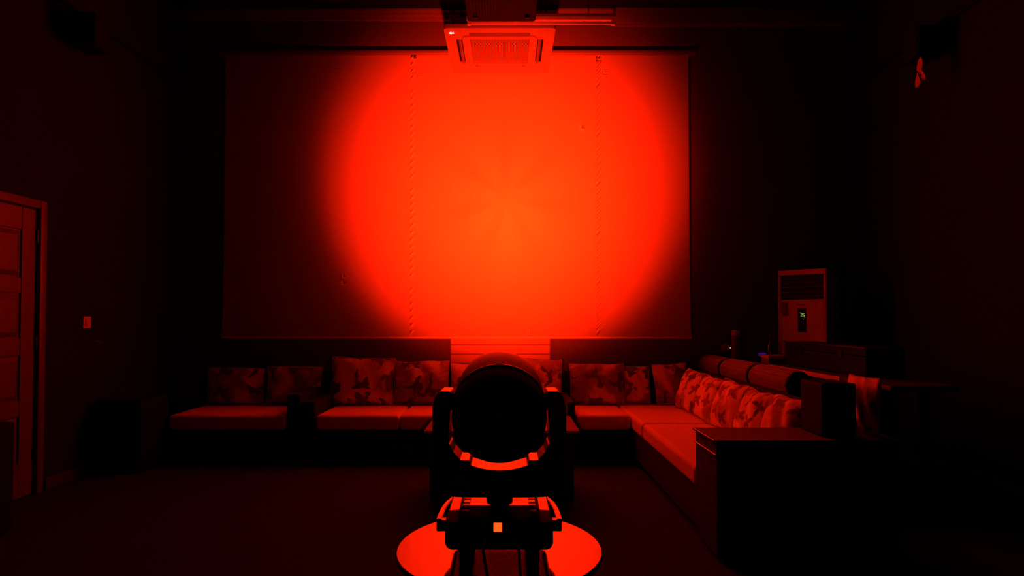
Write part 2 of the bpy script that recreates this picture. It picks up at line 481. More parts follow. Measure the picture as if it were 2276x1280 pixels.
b = NB(); prism(b, rrect(.028, .024, .008, 4, SY, SZ0 - .002), 'X', SX0 - .006, SX1 + .012)
obj('bottom_bar', b, SCREEN, scr, True)
b = NB(); prism(b, rrect(.07, .060, .025, 5, SY + .022, SZ1 + .028), 'X', SX0 - .05, SX1 + .05)
obj('roller_housing', b, GREYP, scr, True)
for x in (SX0 - .075, SX1 + .05):
    b = NB(); prism(b, rrect(.08, .07, .03, 5, SY + .022, SZ1 + .028), 'X', x, x + .025)
    obj('end_cap', b, GREYP, scr, True)
for x in (SX0 + .3, SX1 - .3):
    bobj('bracket', (x - .02, x + .02, SY + .057, YB - .0005, SZ1, SZ1 + .05), GREYP, scr, bev=.003)

# ================================================================== ceiling cassette air conditioner
CX, CY0, CY1, CZ = -.055, 5.0, 5.94, 3.72
ac = thing('ceiling_air_conditioner', 'square white ceiling air conditioner panel hanging before the top of the screen', 'air conditioner', (CX, (CY0 + CY1) / 2, CZ))
HW = .475; CYM = (CY0 + CY1) / 2; HD = (CY1 - CY0) / 2
xs = [-HW + .02, -.385, -.325, -.262, .262, .325, .385, HW - .02]
b = NB()
def cell(i, j):
    box(b, CX + xs[i], CX + xs[i + 1], CYM + xs[j], CYM + xs[j + 1], CZ, CZ + .03)
for i in range(7):
    for j in range(7):
        slot = (i in (1, 5) and j == 3) or (j in (1, 5) and i == 3)
        if slot or (i == 3 and j == 3): continue
        cell(i, j)
obj('face_panel', b, CASSP, ac)
# rounded rim round the face panel
b = NB()
o_, i_ = rrect(2 * HW, 2 * HD, .035, 5, CX, CYM), rrect(2 * HW - .04, 2 * HD - .04 + .01, .004, 5, CX, CYM)
for z0, z1 in ((CZ - .002, CZ + .034),):
    A = [b.verts.new((*p, z0)) for p in o_]; B = [b.verts.new((*p, z0)) for p in i_]
    C = [b.verts.new((*p, z1)) for p in o_]; D = [b.verts.new((*p, z1)) for p in i_]
    n_ = len(o_)
    for k in range(n_):
        q = (k + 1) % n_
        b.faces.new((A[k], A[q], B[q], B[k])); b.faces.new((C[q], C[k], D[k], D[q]))
        b.faces.new((A[q], A[k], C[k], C[q])); b.faces.new((B[k], B[q], D[q], D[k]))
bmesh.ops.recalc_face_normals(b, faces=b.faces[:])
obj('panel_rim', b, CASSP, ac, True)
bobj('slot_backing', (CX - .43, CX + .43, CYM - .43, CYM + .43, CZ + .11, CZ + .12), BLACKM, ac)
bobj('housing', (CX - .36, CX + .36, CYM - .15, CYM + .40, CZ + .121, CZ + .30), BLACKM, ac, bev=.01)
for ax_, s in (('x', -1), ('x', 1), ('y', -1), ('y', 1)):      # air outlet flaps
    b = NB(); box(b, -.258, .258, -.020, .020, -.0025, .0025, bev=.0015)
    b.transform(Matrix.Rotation(R(38 * s if ax_ == 'y' else -38 * s), 4, 'X'))
    if ax_ == 'x': b.transform(Matrix.Rotation(R(90), 4, 'Z'))
    b.transform(Matrix.Translation((CX + (s * .355 if ax_ == 'x' else 0), CYM + (s * .355 if ax_ == 'y' else 0), CZ + .016)))
    obj('outlet_flap', b, GREYP, ac, True)
# raised ring around the intake, and its diamond lattice
b = NB()
o_, i_ = rrect(.66, .66, .06, 6, CX, CYM), rrect(.60, .60, .04, 6, CX, CYM)
A = [b.verts.new((*p, CZ - .0005)) for p in o_]; B = [b.verts.new((p[0] * .998 + CX * .002, p[1], CZ - .007)) for p in o_]; C = [b.verts.new((*p, CZ - .007)) for p in i_]; D = [b.verts.new((*p, CZ - .0005)) for p in i_]
n_ = len(o_)
for k in range(n_):
    q = (k + 1) % n_
    for U, V in ((A, B), (B, C), (C, D)): b.faces.new((U[k], U[q], V[q], V[k]))
bmesh.ops.recalc_face_normals(b, faces=b.faces[:])
obj('intake_surround', b, CASSP, ac, True)
b = NB(); g = .262; step = .027
k = -2 * g + step / 2
while k < 2 * g:
    for sgn in (1, -1):
        # line  v = sgn*u + k clipped to the square
        pts = []
        u0 = max(-g, (-g - k) if sgn > 0 else (k - g)); u1 = min(g, (g - k) if sgn > 0 else (k + g))
        if u1 - u0 > .01:
            a = Vector((CX + u0, CYM + sgn * u0 + k, CZ + .006)); c = Vector((CX + u1, CYM + sgn * u1 + k, CZ + .006))
            d = (c - a).normalized(); nn = Vector((-d.y, d.x, 0)) * .0030
            zz = Vector((0, 0, .0008 + .0003 * (sgn > 0)))
            v8 = [b.verts.new(p) for p in (a - nn - zz, c - nn - zz, c + nn - zz, a + nn - zz, a - nn + zz, c - nn + zz, c + nn + zz, a + nn + zz)]
            for f in ((0, 3, 2, 1), (4, 5, 6, 7), (0, 1, 5, 4), (2, 3, 7, 6), (1, 2, 6, 5), (3, 0, 4, 7)): b.faces.new([v8[q] for q in f])
    k += step
gr = obj('intake_grille', b, CASSP, ac)
for x in (-.225, .225):
    obj('latch', lathe(NB(), [(0, 0), (.014, 0), (.014, .003), (0, .003)], Matrix.Translation((CX + x, CYM + .29, CZ - .0095)), 16), GREYP, ac, True)
# small white mark on the near left corner (a square ring and a wedge)
mk = NB(); mx_, my_ = CX - .43, CY0 + .075
for d in ((0, .004, 0, .022), (.018, .022, 0, .022), (.004, .018, 0, .004), (.004, .018, .018, .022)):
    box(mk, mx_ + d[0], mx_ + d[1], my_ + d[2], my_ + d[3], CZ - .0042, CZ - .001)
prism(mk, [(mx_ + .025, my_ + .011), (mx_ + .036, my_), (mx_ + .036, my_ + .022)], 'Z', CZ - .0042, CZ - .001)
obj('indicator_mark', mk, LEDGLINT, ac)
for x in (-.40, .40):
    for y in (-.40, .40):
        obj('hanger_rod', tube(NB(), [(CX + x, CYM + y, CZ + .031), (CX + x, CYM + y, ZC - .0005)], .006, 8), STEEL, ac, True)

# ================================================================== tube light batten and projector
tl = thing('tube_light', 'unlit white fluorescent tube batten hung level in front of the ceiling air conditioner', 'lamp', (.285, 4.82, 3.66))
b = NB(); prism(b, [(4.79, 3.735), (4.85, 3.735), (4.862, 3.705), (4.84, 3.695), (4.80, 3.695), (4.778, 3.705)], 'X', -.32, .89)
obj('batten_body', b, WHITEM, tl)
obj('tube', tube(NB(), [(-.285, 4.82, 3.672), (.855, 4.82, 3.672)], .013, 12), WHITEP, tl, True)
for x in (-.315, .857):
    bobj('lamp_holder', (x, x + .028, 4.805, 4.835, 3.655, 3.6945), WHITEP, tl, bev=.003)
for k in range(5):
    bobj('label_mark', (-.022 + k * .017, -.012 + k * .017, 4.7755, 4.7775, 3.709, 3.715), LEDGLINT if False else WHITEP, tl)
for x in (-.1, .67):
    obj('hanger_rod', tube(NB(), [(x, 4.82, 3.734), (x, 4.82, ZC - .0005)], .004, 8), STEEL, tl, True)

PX0, PX1, PY0, PY1, PZ = -.222, .168, 3.02, 3.38, 2.962
pj = thing('projector', 'dark ceiling projector box seen from below above the air conditioner', 'projector', ((PX0 + PX1) / 2, (PY0 + PY1) / 2, PZ))
bobj('housing', (PX0, PX1, PY0, PY1, PZ, PZ + .13), mat('projector_shell', (.010, .010, .010), .7, noise_scale=20, spec=.1), pj, bev=.014, seg=3)
for k in range(9):
    bobj('vent_slat', (PX0 + .03 + k * .016, PX0 + .038 + k * .016, PY0 + .06, PY1 - .08, PZ - .003, PZ + .001), DARKHOLE, pj)
obj('lens_barrel', lathe(NB(), [(0, 0), (.05, 0), (.05, .035), (.04, .04), (.036, .02), (0, .026)], Matrix.Translation((PX0 + .28, PY1 - .002, PZ + .065)) @ Matrix.Rotation(R(-90), 4, 'X'), 28), BLACKP, pj, True)
for x in (PX0 + .05, PX1 - .05):
    for y in (PY0 + .06, PY1 - .06):
        obj('foot', lathe(NB(), [(0, -.008), (.012, -.008), (.014, .002), (0, .002)], Matrix.Translation((x, y, PZ)), 14), RUBBER, pj, True)
pm = NB(); tube(pm, [(-.027, 3.2, PZ + .14), (-.027, 3.2, ZC - .02)], .02, 14); box(pm, -.127, .073, 3.1, 3.3, PZ + .129, PZ + .145, bev=.003); box(pm, -.107, .053, 3.12, 3.28, ZC - .025, ZC - .0005, bev=.003)
obj('ceiling_mount', pm, STEEL, pj, True)

# ================================================================== round table with the moving head
TCX, TCY, TTZ = -.021, 1.862, .573
rt_ = thing('round_table', 'small round side table with glossy top reflecting red under the stage light', 'table', (TCX, TCY, 0))
T_ = Matrix.Translation((TCX, TCY, 0))
obj('table_top', lathe(NB(), [(0, TTZ - .022), (.305, TTZ - .022), (.312, TTZ - .018), (.3145, TTZ - .008), (.3135, TTZ - .002), (.3115, TTZ), (.308, TTZ), (0, TTZ)], T_, 96), LACQ, rt_, True)
obj('apron', lathe(NB(), [(.10, TTZ - .06), (.285, TTZ - .06), (.285, TTZ - .0225), (.10, TTZ - .0225)], T_, 64), BLACKM, rt_, True)
obj('column', lathe(NB(), [(0, .03), (.055, .03), (.045, .06), (.035, .2), (.035, .45), (.06, .512), (0, .512)], T_, 32), STEEL, rt_, True)
obj('foot_plate', lathe(NB(), [(0, 0), (.22, 0), (.222, .008), (.20, .018), (.06, .032), (0, .032)], T_, 64), STEEL, rt_, True)

mh = thing('moving_head_light', 'black moving head stage light seen from behind on the round table', 'stage light', (-.020, 1.82, TTZ))
LX, LY = -.020, 1.82
BZ0 = TTZ + .050            # underside of the base body
BZ1 = .727                  # top of the base body
bb = prism(NB(), [(LX - .153, BZ0 + .018), (LX - .147, BZ0 + .006), (LX - .135, BZ0), (LX + .135, BZ0), (LX + .147, BZ0 + .006), (LX + .153, BZ0 + .018), (LX + .153, BZ1 - .026), (LX + .146, BZ1 - .020), (LX + .146, BZ1 - .014), (LX + .118, BZ1 - .012), (LX + .106, BZ1), (LX - .106, BZ1), (LX - .118, BZ1 - .012), (LX - .146, BZ1 - .014), (LX - .146, BZ1 - .020), (LX - .153, BZ1 - .026)], 'Y', LY - .115, LY + .15)
def slope(y): return -.014 * max(0.0, (LY - .05 - y) / .065)
bmesh.ops.bisect_plane(bb, geom=bb.verts[:] + bb.edges[:] + bb.faces[:], plane_co=(0, LY - .05, 0), plane_no=(0, 1, 0))
for v in bb.verts:
    if v.co.z > BZ1 - .03: v.co.z += slope(v.co.y)
base = obj('base_body', bb, BLACKP, mh)
bobj('rear_panel', (LX - .138, LX + .138, LY - .1185, LY - .1152, BZ0 + .008, BZ1 - .046), BLACKM, base, bev=.001)
for s in (-1, 1):
    b = NB()                       # ribbed cooling strip across the shoulder of the base
    for k in range(7):
        y0 = LY - .112 + k * .037
        box(b, LX + s * .097 - .010, LX + s * .097 + .010, y0, y0 + .033, BZ1 + .0002, BZ1 + .0042, bev=.0012)
    for v in b.verts: v.co.z += slope(v.co.y)
    obj('vent_strip', b, BLACKP, base, True)
    # carrying handle: bowed bar along each side
    pts = [(LX + s * .132, LY + .135), (LX + s * .150, LY + .115), (LX + s * .163, LY + .07), (LX + s * .170, LY + .01), (LX + s * .1725, LY - .05), (LX + s * .1725, LY - .09)]
    b = NB(); wd = .0075
    A = []
    for i, p in enumerate(pts):
        a_ = Vector(pts[max(0, i - 1)]); c_ = Vector(pts[min(len(pts) - 1, i + 1)])
        d_ = (c_ - a_).normalized(); n2 = Vector((-d_.y, d_.x)) * wd
        z1_, z0_ = .702, .665
        A.append([b.verts.new((p[0] + q.x, p[1] + q.y, z)) for q, z in ((n2, z1_), (-n2, z1_), (-n2, z0_), (n2, z0_))])
    for U, V in zip(A, A[1:]):
        for k in range(4): b.faces.new((U[k], U[(k + 1) % 4], V[(k + 1) % 4], V[k]))
    b.faces.new(A[0]); b.faces.new(A[-1][::-1])
    bmesh.ops.recalc_face_normals(b, faces=b.faces[:])
    bmesh.ops.bevel(b, geom=b.edges[:], offset=.002, segments=2, affect='EDGES')
    obj('handle', b, BLACKP, base, True)
    bobj('handle_mount', (min(LX + s * .152, LX + s * .168), max(LX + s * .152, LX + s * .168), LY - .095, LY - .07, .667, .699), BLACKP, base, bev=.002)
    for y in (LY - .09, LY + .115):
        obj('rubber_foot', lathe(NB(), [(0, TTZ + .0005), (.014, TTZ + .0005), (.017, TTZ + .006), (.018, BZ0 + .002), (0, BZ0 + .002)], Matrix.Translation((LX + s * .098, y, 0)), 18), RUBBER, base, True)
sw = bobj('power_switch', (LX - .0175, LX + .0105, LY - .1235, LY - .1187, .675, .704), BLACKM, base, bev=.001)
bobj('lit_rocker', (LX - .0155, LX + .0085, LY - .1265, LY - .1236, .677, .702), SWITCH, sw, bev=.0012)
for dx, r_ in ((-.045, .011), (.055, .011), (-.09, .010), (.10, .010)):
    obj('socket', lathe(NB(), [(0, 0), (r_, 0), (r_, .005), (r_ * .7, .006), (r_ * .65, .001), (0, .001)], Matrix.Translation((LX + dx, LY - .1186, .652)) @ Matrix.Rotation(R(90), 4, 'X'), 20), STEEL if abs(dx) > .08 else BLACKP, base, True)
obj('neck', lathe(NB(), [(0, BZ1 + .0003), (.040, BZ1 + .0003), (.040, BZ1 + .010), (.030, BZ1 + .013), (.030, BZ1 + .028), (0, BZ1 + .028)], Matrix.Translation((LX, LY + .015, 0)), 36), BLACKM, mh, True)

# yoke: a U with stepped valley
def mirror(h):
    return h + [(-x, z) for x, z in h[::-1]]
outer = [(-.090, .756), (-.155, .759), (-.180, .776), (-.190, .81), (-.1925, .86), (-.1925, 1.025), (-.188, 1.045), (-.178, 1.060), (-.170, 1.064)]
inner = [(-.144, 1.064), (-.1405, 1.058), (-.1425, 1.0), (-.147, .935), (-.148, .913), (-.143, .908), (-.136, .892), (-.134, .888), (-.114, .866), (-.110, .864), (-.090, .864), (-.086, .861), (-.083, .850), (-.078, .848), (-.060, .8425), (-.040, .838), (-.020, .8355)]
half = outer + inner
poly = [(LX + x, z) for x, z in half] + [(LX + 0, .8348)] + [(LX - x, z) for x, z in half[::-1]]
b = NB(); prism(b, poly, 'Y', LY - .072, LY + .032)
yoke = obj('yoke', b, BLACKP, mh)
bv = yoke.modifiers.new('edge', 'BEVEL'); bv.width = .0022; bv.segments = 2; bv.limit_method = 'ANGLE'; bv.angle_limit = R(28)
for s in (-1, 1):
    bobj('arm_cover', (LX + min(s * .1928, s * .1965), LX + max(s * .1928, s * .1965), LY - .055, LY + .020, .86, 1.02), BLACKM, yoke, bev=.0015)
    obj('pivot_cap', lathe(NB(), [(0, 0), (.026, 0), (.026, .012), (0, .012)], Matrix.Translation((LX + s * .132, LY, PIVOT.z)) @ Matrix.Rotation(R(90 * s), 4, 'Y'), 28), BLACKM, yoke, True)
    obj('screw', lathe(NB(), [(0, 0), (.004, 0), (.003, .0025), (0, .003)], Matrix.Translation((LX + s * .155, LY - .0722, 1.03)) @ Matrix.Rotation(R(90), 4, 'X'), 12), WHITEM, yoke, True)
# head
HM = Matrix.Translation(PIVOT) @ Matrix.Rotation(-(math.pi / 2 - TILT), 4, 'X')
head = obj('head_shell', lathe(NB(), [(0, -.152), (.07, -.151), (.105, -.147), (.124, -.139), (.133, -.126), (.1365, -.105), (.1372, -.07), (.1372, -.047), (0, -.047)], HM, 96), BLACKM, mh, True)
obj('trim_ring', lathe(NB(), [(.118, -.0465), (.1376, -.0465), (.1398, -.0425), (.1398, -.0375), (.1385, -.033), (.118, -.033)], HM, 96), BLACKP, head, True)
obj('front_barrel', lathe(NB(), [(.10, -.0325), (.1370, -.0325), (.1365, 0), (.1345, .035), (.131, .07), (.126, .098), (.121, .108), (.108, .110), (.106, .092), (.10, .092)], HM, 96), BARREL, head, True)
obj('lens', lathe(NB(), [(0, .090), (.104, .090), (.104, .095), (.07, .102), (0, .106)], HM, 64), LENS, head, True)
obj('rear_vent', lathe(NB(), [(.030, -.1535), (.034, -.1555), (.038, -.1525)], HM, 48), BLACKP, head, True)
for k in range(4):
    a = R(45 + 90 * k)
    obj('screw', lathe(NB(), [(0, -.1525), (.0045, -.1525), (.0035, -.1555), (0, -.156)], HM @ Matrix.Translation((.075 * math.cos(a), .075 * math.sin(a), .0022)), 12), BLACKP, head, True)

# cables from the base down over the table edge
for nm, x0, x1, lab, cat in (('power_cable', LX - .045, LX - .010, 'black cable trailing from the back of the stage light, the one further left', 'cable'), ('signal_cable', LX + .055, LX + .063, 'black cable trailing from the back of the stage light, the one further right', 'cable')):
    yb_ = LY - .128
    P = [(x0, yb_ - .006, .652), (x0, yb_ - .03, .648), (x0 + (x1 - x0) * .15, yb_ - .045, .625), (x0 + (x1 - x0) * .3, yb_ - .055, .597), (x0 + (x1 - x0) * .6, yb_ - .09, .5795), (x1, TCY - .306, .5795), (x1 + .004, TCY - .326, .572), (x1 + .006, TCY - .331, .54), (x1 + .008, TCY - .331, .30), (x1 + .01, TCY - .34, .05), (x1 + .03, TCY - .40, .0065), (x1 + .3, TCY - .7, .0065), (x1 + .6, TCY - 1.5, .0065)]
    # smooth with Catmull-Rom
    V = [Vector(p) for p in P]; S = []
    for i in range(len(V) - 1):
        p0, p1, p2, p3 = V[max(0, i - 1)], V[i], V[i + 1], V[min(len(V) - 1, i + 2)]
        for q in range(5):
            t = q / 5
            S.append(.5 * ((2 * p1) + (p2 - p0) * t + (2 * p0 - 5 * p1 + 4 * p2 - p3) * t * t + (3 * p1 - p0 - 3 * p2 + p3) * t ** 3))
    S.append(V[-1])
    o = thing(nm, lab, cat, (x1, TCY - .33, 0), 'cables of the stage light')
    obj('cord', tube(NB(), S, .0042, 8), RUBBER, o, True)
    obj('plug', tube(NB(), [(x0, yb_ + .002, .652), (x0, yb_ - .022, .6505)], .009, 12), RUBBER, o, True)

# ================================================================== sofas
SEATZ, SEATB = .42, .285
def seat_cushion(parent, x0, x1, y0, y1, z0=SEATB, z1=SEATZ):
    b = NB(); box(b, x0, x1, y0, y1, z0, z1, bev=.035, seg=4)
    o = obj('seat_cushion', b, SEATF, parent, True); o.modifiers.new('normals', 'WEIGHTED_NORMAL')
    return o
def sofa_straight(label, x0, x1, n, arm_l, arm_r, armh):
    y0, y1 = 5.27, 6.17
    t = thing('rattan_sofa', label, 'sofa', ((x0 + x1) / 2, (y0 + y1) / 2, 0))
    base_ = bobj('base', (x0, x1, y0 + .015, y1 - .13, .05, SEATB - .002), WICK, t, bev=.012)
    bobj('back_panel', (x0, x1, y1 - .128, y1 - .03, .05, .74), WICK, t, bev=.02)
    xa, xb = x0, x1
    if arm_l:
        bobj('arm', (x0, x0 + arm_l, y0 + .01, y1 - .135, SEATB, armh), WICK, t, bev=.015); xa = x0 + arm_l + .004
    if arm_r:
        bobj('arm', (x1 - arm_r, x1, y0 + .01, y1 - .135, SEATB, armh), WICK, t, bev=.015); xb = x1 - arm_r - .004
    for k in range(n):
        a = xa + (xb - xa) * k / n; c = xa + (xb - xa) * (k + 1) / n
        seat_cushion(t, a + .001, c - .001, y0, y1 - .14)
    for x in (x0 + .05, x1 - .05):
        for y in (y0 + .07, y1 - .2):
            bobj('foot', (x - .025, x + .025, y - .025, y + .025, 0, .049), WOODD, t, bev=.004)
    return t
sofa_straight('small dark rattan sofa at the far left, nearly lost in shadow', -2.97, -1.81, 1, 0, .12, .60)
sofa_straight('long dark rattan sofa with pale seat in the middle under the screen', -1.80, .605, 3, .12, .07, .535)

cs_ = thing('corner_sofa', 'L-shaped dark rattan corner sofa with pale seat along the right side', 'sofa', (1.4, 4.6, 0))
bobj('base', (.625, 1.88, 5.285, 6.04, .05, SEATB - .002), WICK, cs_, bev=.012)
bobj('base', (1.115, 1.88, 3.50, 5.2845, .05, SEATB - .002), WICK, cs_, bev=.012)
bobj('back_panel', (.625, 1.93, 6.045, 6.14, .05, .76), WICK, cs_, bev=.02)
bobj('back_panel', (1.835, 1.93, 3.50, 6.043, .05, .76), WICK, cs_, bev=.02)
arm = bobj('arm', (1.10, 2.06, 3.14, 3.495, .03, .625), WICK, cs_, bev=.006)
bobj('arm_top', (1.094, 2.066, 3.134, 3.498, .6255, .638), WICKTOP, arm, bev=.003)
bobj('arm_highlight', (1.091, 1.0995, 3.14, 3.495, .556, .563), EDGEGLINT, arm, bev=.002)  # added bright strip in place of the lit line along the arm's side
for k in range(18):
    y_ = 3.137 + k * .0203
    bobj('edge_highlight', (1.083, 1.0935, y_, y_ + .015, .627, .640), EDGEGLINT, arm, bev=.003)  # added bright dashes for the highlight along the arm's top edge
seat_cushion(cs_, .63, 1.098, 5.27, 6.035)
seat_cushion(cs_, 1.10, 1.83, 4.872, 6.035)
seat_cushion(cs_, 1.10, 1.83, 3.503, 4.868)
for x, y in ((.68, 5.34), (.68, 5.98), (1.86, 5.98), (1.16, 4.4), (1.86, 4.4)):
    bobj('foot', (x - .02, x + .02, y - .025, y + .025, 0, .049), WOODD, cs_, bev=.004)

# ------------------------------------------------------------------ scatter cushions
def cushion_mesh(w_, h_, t_, seed, slump=0.0, taper=0.0, n=26):
    b = NB(); rnd = random.Random(seed)
    ox, oz = rnd.uniform(0, 50), rnd.uniform(0, 50)
    def pt(u, v, s):
        x = u * (1 - .045 * (1 - v * v)) ; z = v * (1 - .05 * (1 - u * u))
        th = max(0, (1 - abs(u) ** 2.6) * (1 - abs(v) ** 2.6)) ** .48
        X = x * w_ / 2 * (1 + taper * v); Z = h_ / 2 + z * h_ / 2
        nv = noise.noise(Vector((X * 5 + ox, Z * 5 + oz, s * 2.0)))
        Y = s * th * t_ / 2 * (1 + .22 * nv) + .012 * nv
        Z += slump * h_ * (noise.noise(Vector((u * 1.3 + ox, 3.3, oz)))) * (v + 1) / 2
        Y += .010 * math.sin((u * 2 + v) * 4 + ox) * th
        return (X, Y, Z)
    P = {}
    for s in (-1, 1):
        for j in range(n + 1):
            for i in range(n + 1):
                edge = i in (0, n) or j in (0, n)
                key = (i, j, 0 if edge else s)
                if key not in P:
                    u = -math.cos(math.pi * i / n); v = -math.cos(math.pi * j / n)
                    u = .6 * u + .4 * (2 * i / n - 1); v = .6 * v + .4 * (2 * j / n - 1)
                    P[key] = b.verts.new(pt(u, v, 0 if edge else s))
    g_ = lambda i, j, s: P[(i, j, 0 if (i in (0, n) or j in (0, n)) else s)]
    for s in (-1, 1):
        for j in range(n):
            for i in range(n):
                q = [g_(i, j, s), g_(i + 1, j, s), g_(i + 1, j + 1, s), g_(i, j + 1, s)]
                b.faces.new(q if s < 0 else q[::-1])
    ring = [P[(i, 0, 0)].co.copy() for i in range(n)] + [P[(n, j, 0)].co.copy() for j in range(n)] + [P[(n - i, n, 0)].co.copy() for i in range(n)] + [P[(0, n - j, 0)].co.copy() for j in range(n)]
    bmesh.ops.recalc_face_normals(b, faces=b.faces[:])
    return b, ring
NC = [0]
def cushion(label, loc, rot, w_, h_, t_, m, group, slump=.05, taper=0.0):
    NC[0] += 1
    b, ring = cushion_mesh(w_, h_, t_, NC[0] * 13, slump, taper)
    t = thing('scatter_cushion', label, 'cushion', loc, group)
    t.rotation_euler = tuple(R(a) for a in rot)
    for nm, bm_, mm in (('cover', b, m), ('piping', tube(NB(), ring, .0045, 6, True), PIPING)):
        me = bpy.data.meshes.new(nm); bm_.to_mesh(me); bm_.free(); me.materials.append(mm)
        me.polygons.foreach_set('use_smooth', [True] * len(me.polygons))
        c = bpy.data.objects.new(nm, me); c.parent = t; COL.objects.link(c)
    return t
G1 = 'printed cushions along the far wall'; G2 = 'butterfly cushions along the right side of the corner sofa'
PZc = SEATZ + .006
cushion('leftmost dim printed cushion on the small left sofa', (-2.668, 5.905, PZc), (-5, 0, .0), .57, .355, .15, BLOTCH, G1)
cushion('dim printed cushion at the right end of the small left sofa', (-2.092, 5.90, PZc), (-5, 0, -1), .55, .37, .15, BLOTCH, G1)
cushion('tallest printed cushion, at the left end of the long middle sofa', (-1.42, 5.875, PZc), (-10, 1.6, 2), .62, .455, .16, BLOTCH, G1)
cushion('printed cushion in the middle sofa next to its taller left neighbour', (-.835, 5.895, PZc), (-11, -1.6, -2), .555, .425, .16, BLOTCH, G1)
cushion('printed cushion peeping out just left of the lamp head', (-.32, 5.91, PZc), (-10, 0, 0), .46, .40, .15, BLOTCH, G1)
cushion('brightly lit cushion peeping out just right of the lamp head', (.315, 5.905, PZc), (-10, 1, 0), .47, .44, .15, BLOTCH, G1)
cushion('wide printed cushion at the left end of the corner sofa', (.90, 5.905, PZc), (-10, 0, 0), .54, .395, .15, BLOTCH, G1)
cushion('half-hidden printed cushion behind its neighbours in the corner sofa', (1.298, 5.925, PZc), (-9, 0, 0), .255, .375, .12, BLOTCH, G1)
cushion('flared printed cushion standing in the corner of the sofa', (1.61, 5.88, PZc + .0), (-12, 0, -4), .30, .40, .11, BLOTCH, G1, taper=.14)
ys = [5.525, 5.045, 4.575, 4.12, 3.70]
labs = ['butterfly cushion furthest back in the row, next to the corner', 'second butterfly cushion from the corner on the right seat', 'third, middle butterfly cushion of the row on the right seat', 'fourth butterfly cushion from the corner on the right seat', 'nearest butterfly cushion of the row, beside the rattan arm']
for k, (y, lb) in enumerate(zip(ys, labs)):
    cushion(lb, (1.635, y, PZc), (-20, 0, -90 + (2, -3, 2, -2, 4)[k]), (.475, .47, .46, .44, .375)[k], (.385, .37, .38, .365, .375)[k], .15, BUTTER, G2)
cushion('small pale butterfly cushion upright on the far end of the rattan arm', (1.965, 3.325, .642), (-4, 0, -90), .29, .31, .06, BUTTER, None, .02)

# ================================================================== coffee table
ct = thing('coffee_table', 'low boxy rattan coffee table with smooth top behind the stage light', 'table', (-.03, 4.42, 0))
bobj('rattan_body', (-.53, .47, 4.16, 4.70, .02, .482), WICK, ct, bev=.012)
bobj('table_top', (-.565, .505, 4.12, 4.735, .4825, .502), MARBLE, ct, bev=.004)

# ================================================================== right side: cabinet, bolsters, speaker, counter
cb = thing('low_cabinet', 'dark low cabinet behind the corner sofa carrying the bolsters', 'cabinet', (2.145, 5.17, 0))
bobj('carcass', (1.945, 2.335, 4.12, 6.18, .06, .673), WOODD, cb, bev=.006)
bobj('cabinet_top', (1.94, 2.34, 4.10, 6.20, .674, .698), WOODD, cb, bev=.005)
bobj('plinth', (1.98, 2.30, 4.16, 6.14, 0, .0595), BLACKM, cb)
for k in range(4):
    y0 = 4.14 + k * .51
    d_ = bobj('door', (2.3355, 2.349, y0, y0 + .495, .09, .64), WOODD, cb, bev=.003)
    obj('knob', lathe(NB(), [(0, 0), (.006, 0), (.006, .012), (.012, .018), (0, .024)], Matrix.Translation((2.349, y0 + (.45 if k % 2 == 0 else .05), .4)) @ Matrix.Rotation(R(90), 4, 'Y'), 14), STEEL, d_, True)
bl = ['round bolster roll furthest from the camera, by the far wall', 'middle one of three round bolster rolls behind the cushions', 'nearest and longest-looking of three round bolster rolls']
for k, y in enumerate((5.85, 5.22, 4.545)):
    L = (.55, .62, .66)[k]
    t = thing('bolster', bl[k], 'bolster', (2.06, y, .699), 'round bolsters behind the corner sofa')
    r_ = .102; zc = .699 + r_
    Mx = Matrix.Translation((2.06, y, zc)) @ Matrix.Rotation(R(90), 4, 'X')
    h2 = L / 2
    obj('cover', lathe(NB(), [(.088, -h2 + .004), (.097, -h2 + .01), (r_, -h2 + .03), (r_, 0), (r_, h2 - .03), (.097, h2 - .01), (.088, h2 - .004)], Mx, 40), BOLST, t, True)
    for s in (-1, 1):
        obj('end_disc', lathe(NB(), [(0, s * (h2 - .002)), (.088, s * (h2 - .0035))], Mx, 40), BLACKM, t, True)
        obj('end_welt', lathe(NB(), [(.086, s * (h2 - .006)), (.092, s * (h2 - .001)), (.095, s * (h2 - .008))], Mx, 40), RUBBER, t, True)

t = thing('speaker', 'black speaker box standing on the rattan arm of the corner sofa', 'speaker', (1.735, 3.32, .638))
bobj('cabinet', (1.69, 1.875, 3.21, 3.45, .639, .925), BLACKM, t, bev=.012, seg=3)
bobj('back_plate', (1.71, 1.855, 3.2055, 3.2095, .68, .88), BLACKP, t, bev=.001)
bobj('grille', (1.70, 1.865, 3.4505, 3.458, .655, .91), BLACKM, t, bev=.003)
for x in (1.745, 1.79):
    obj('terminal', lathe(NB(), [(0, 0), (.008, 0), (.008, .012), (0, .014)], Matrix.Translation((x, 3.2052, .72)) @ Matrix.Rotation(R(90), 4, 'X'), 12), STEEL, t, True)

ctr = thing('counter', 'dark long counter table with pale edge strip beyond the bolsters', 'table', (2.58, 4.7, 0))
bobj('worktop', (2.37, 2.80, 3.70, 5.78, .825, .855), WOODD, ctr, bev=.004)
bobj('edge_strip', (2.361, 2.3695, 4.25, 5.40, .822, .857), LIDM, ctr, bev=.002)
for x in (2.44, 2.75):
    for y in (3.95, 5.60):
        bobj('leg', (x - .03, x + .03, y - .03, y + .03, 0, .8245), BLACKM, ctr, bev=.004)
bobj('modesty_panel', (2.50, 2.52, 3.99, 5.56, .25, .8245), WOODD, ctr)

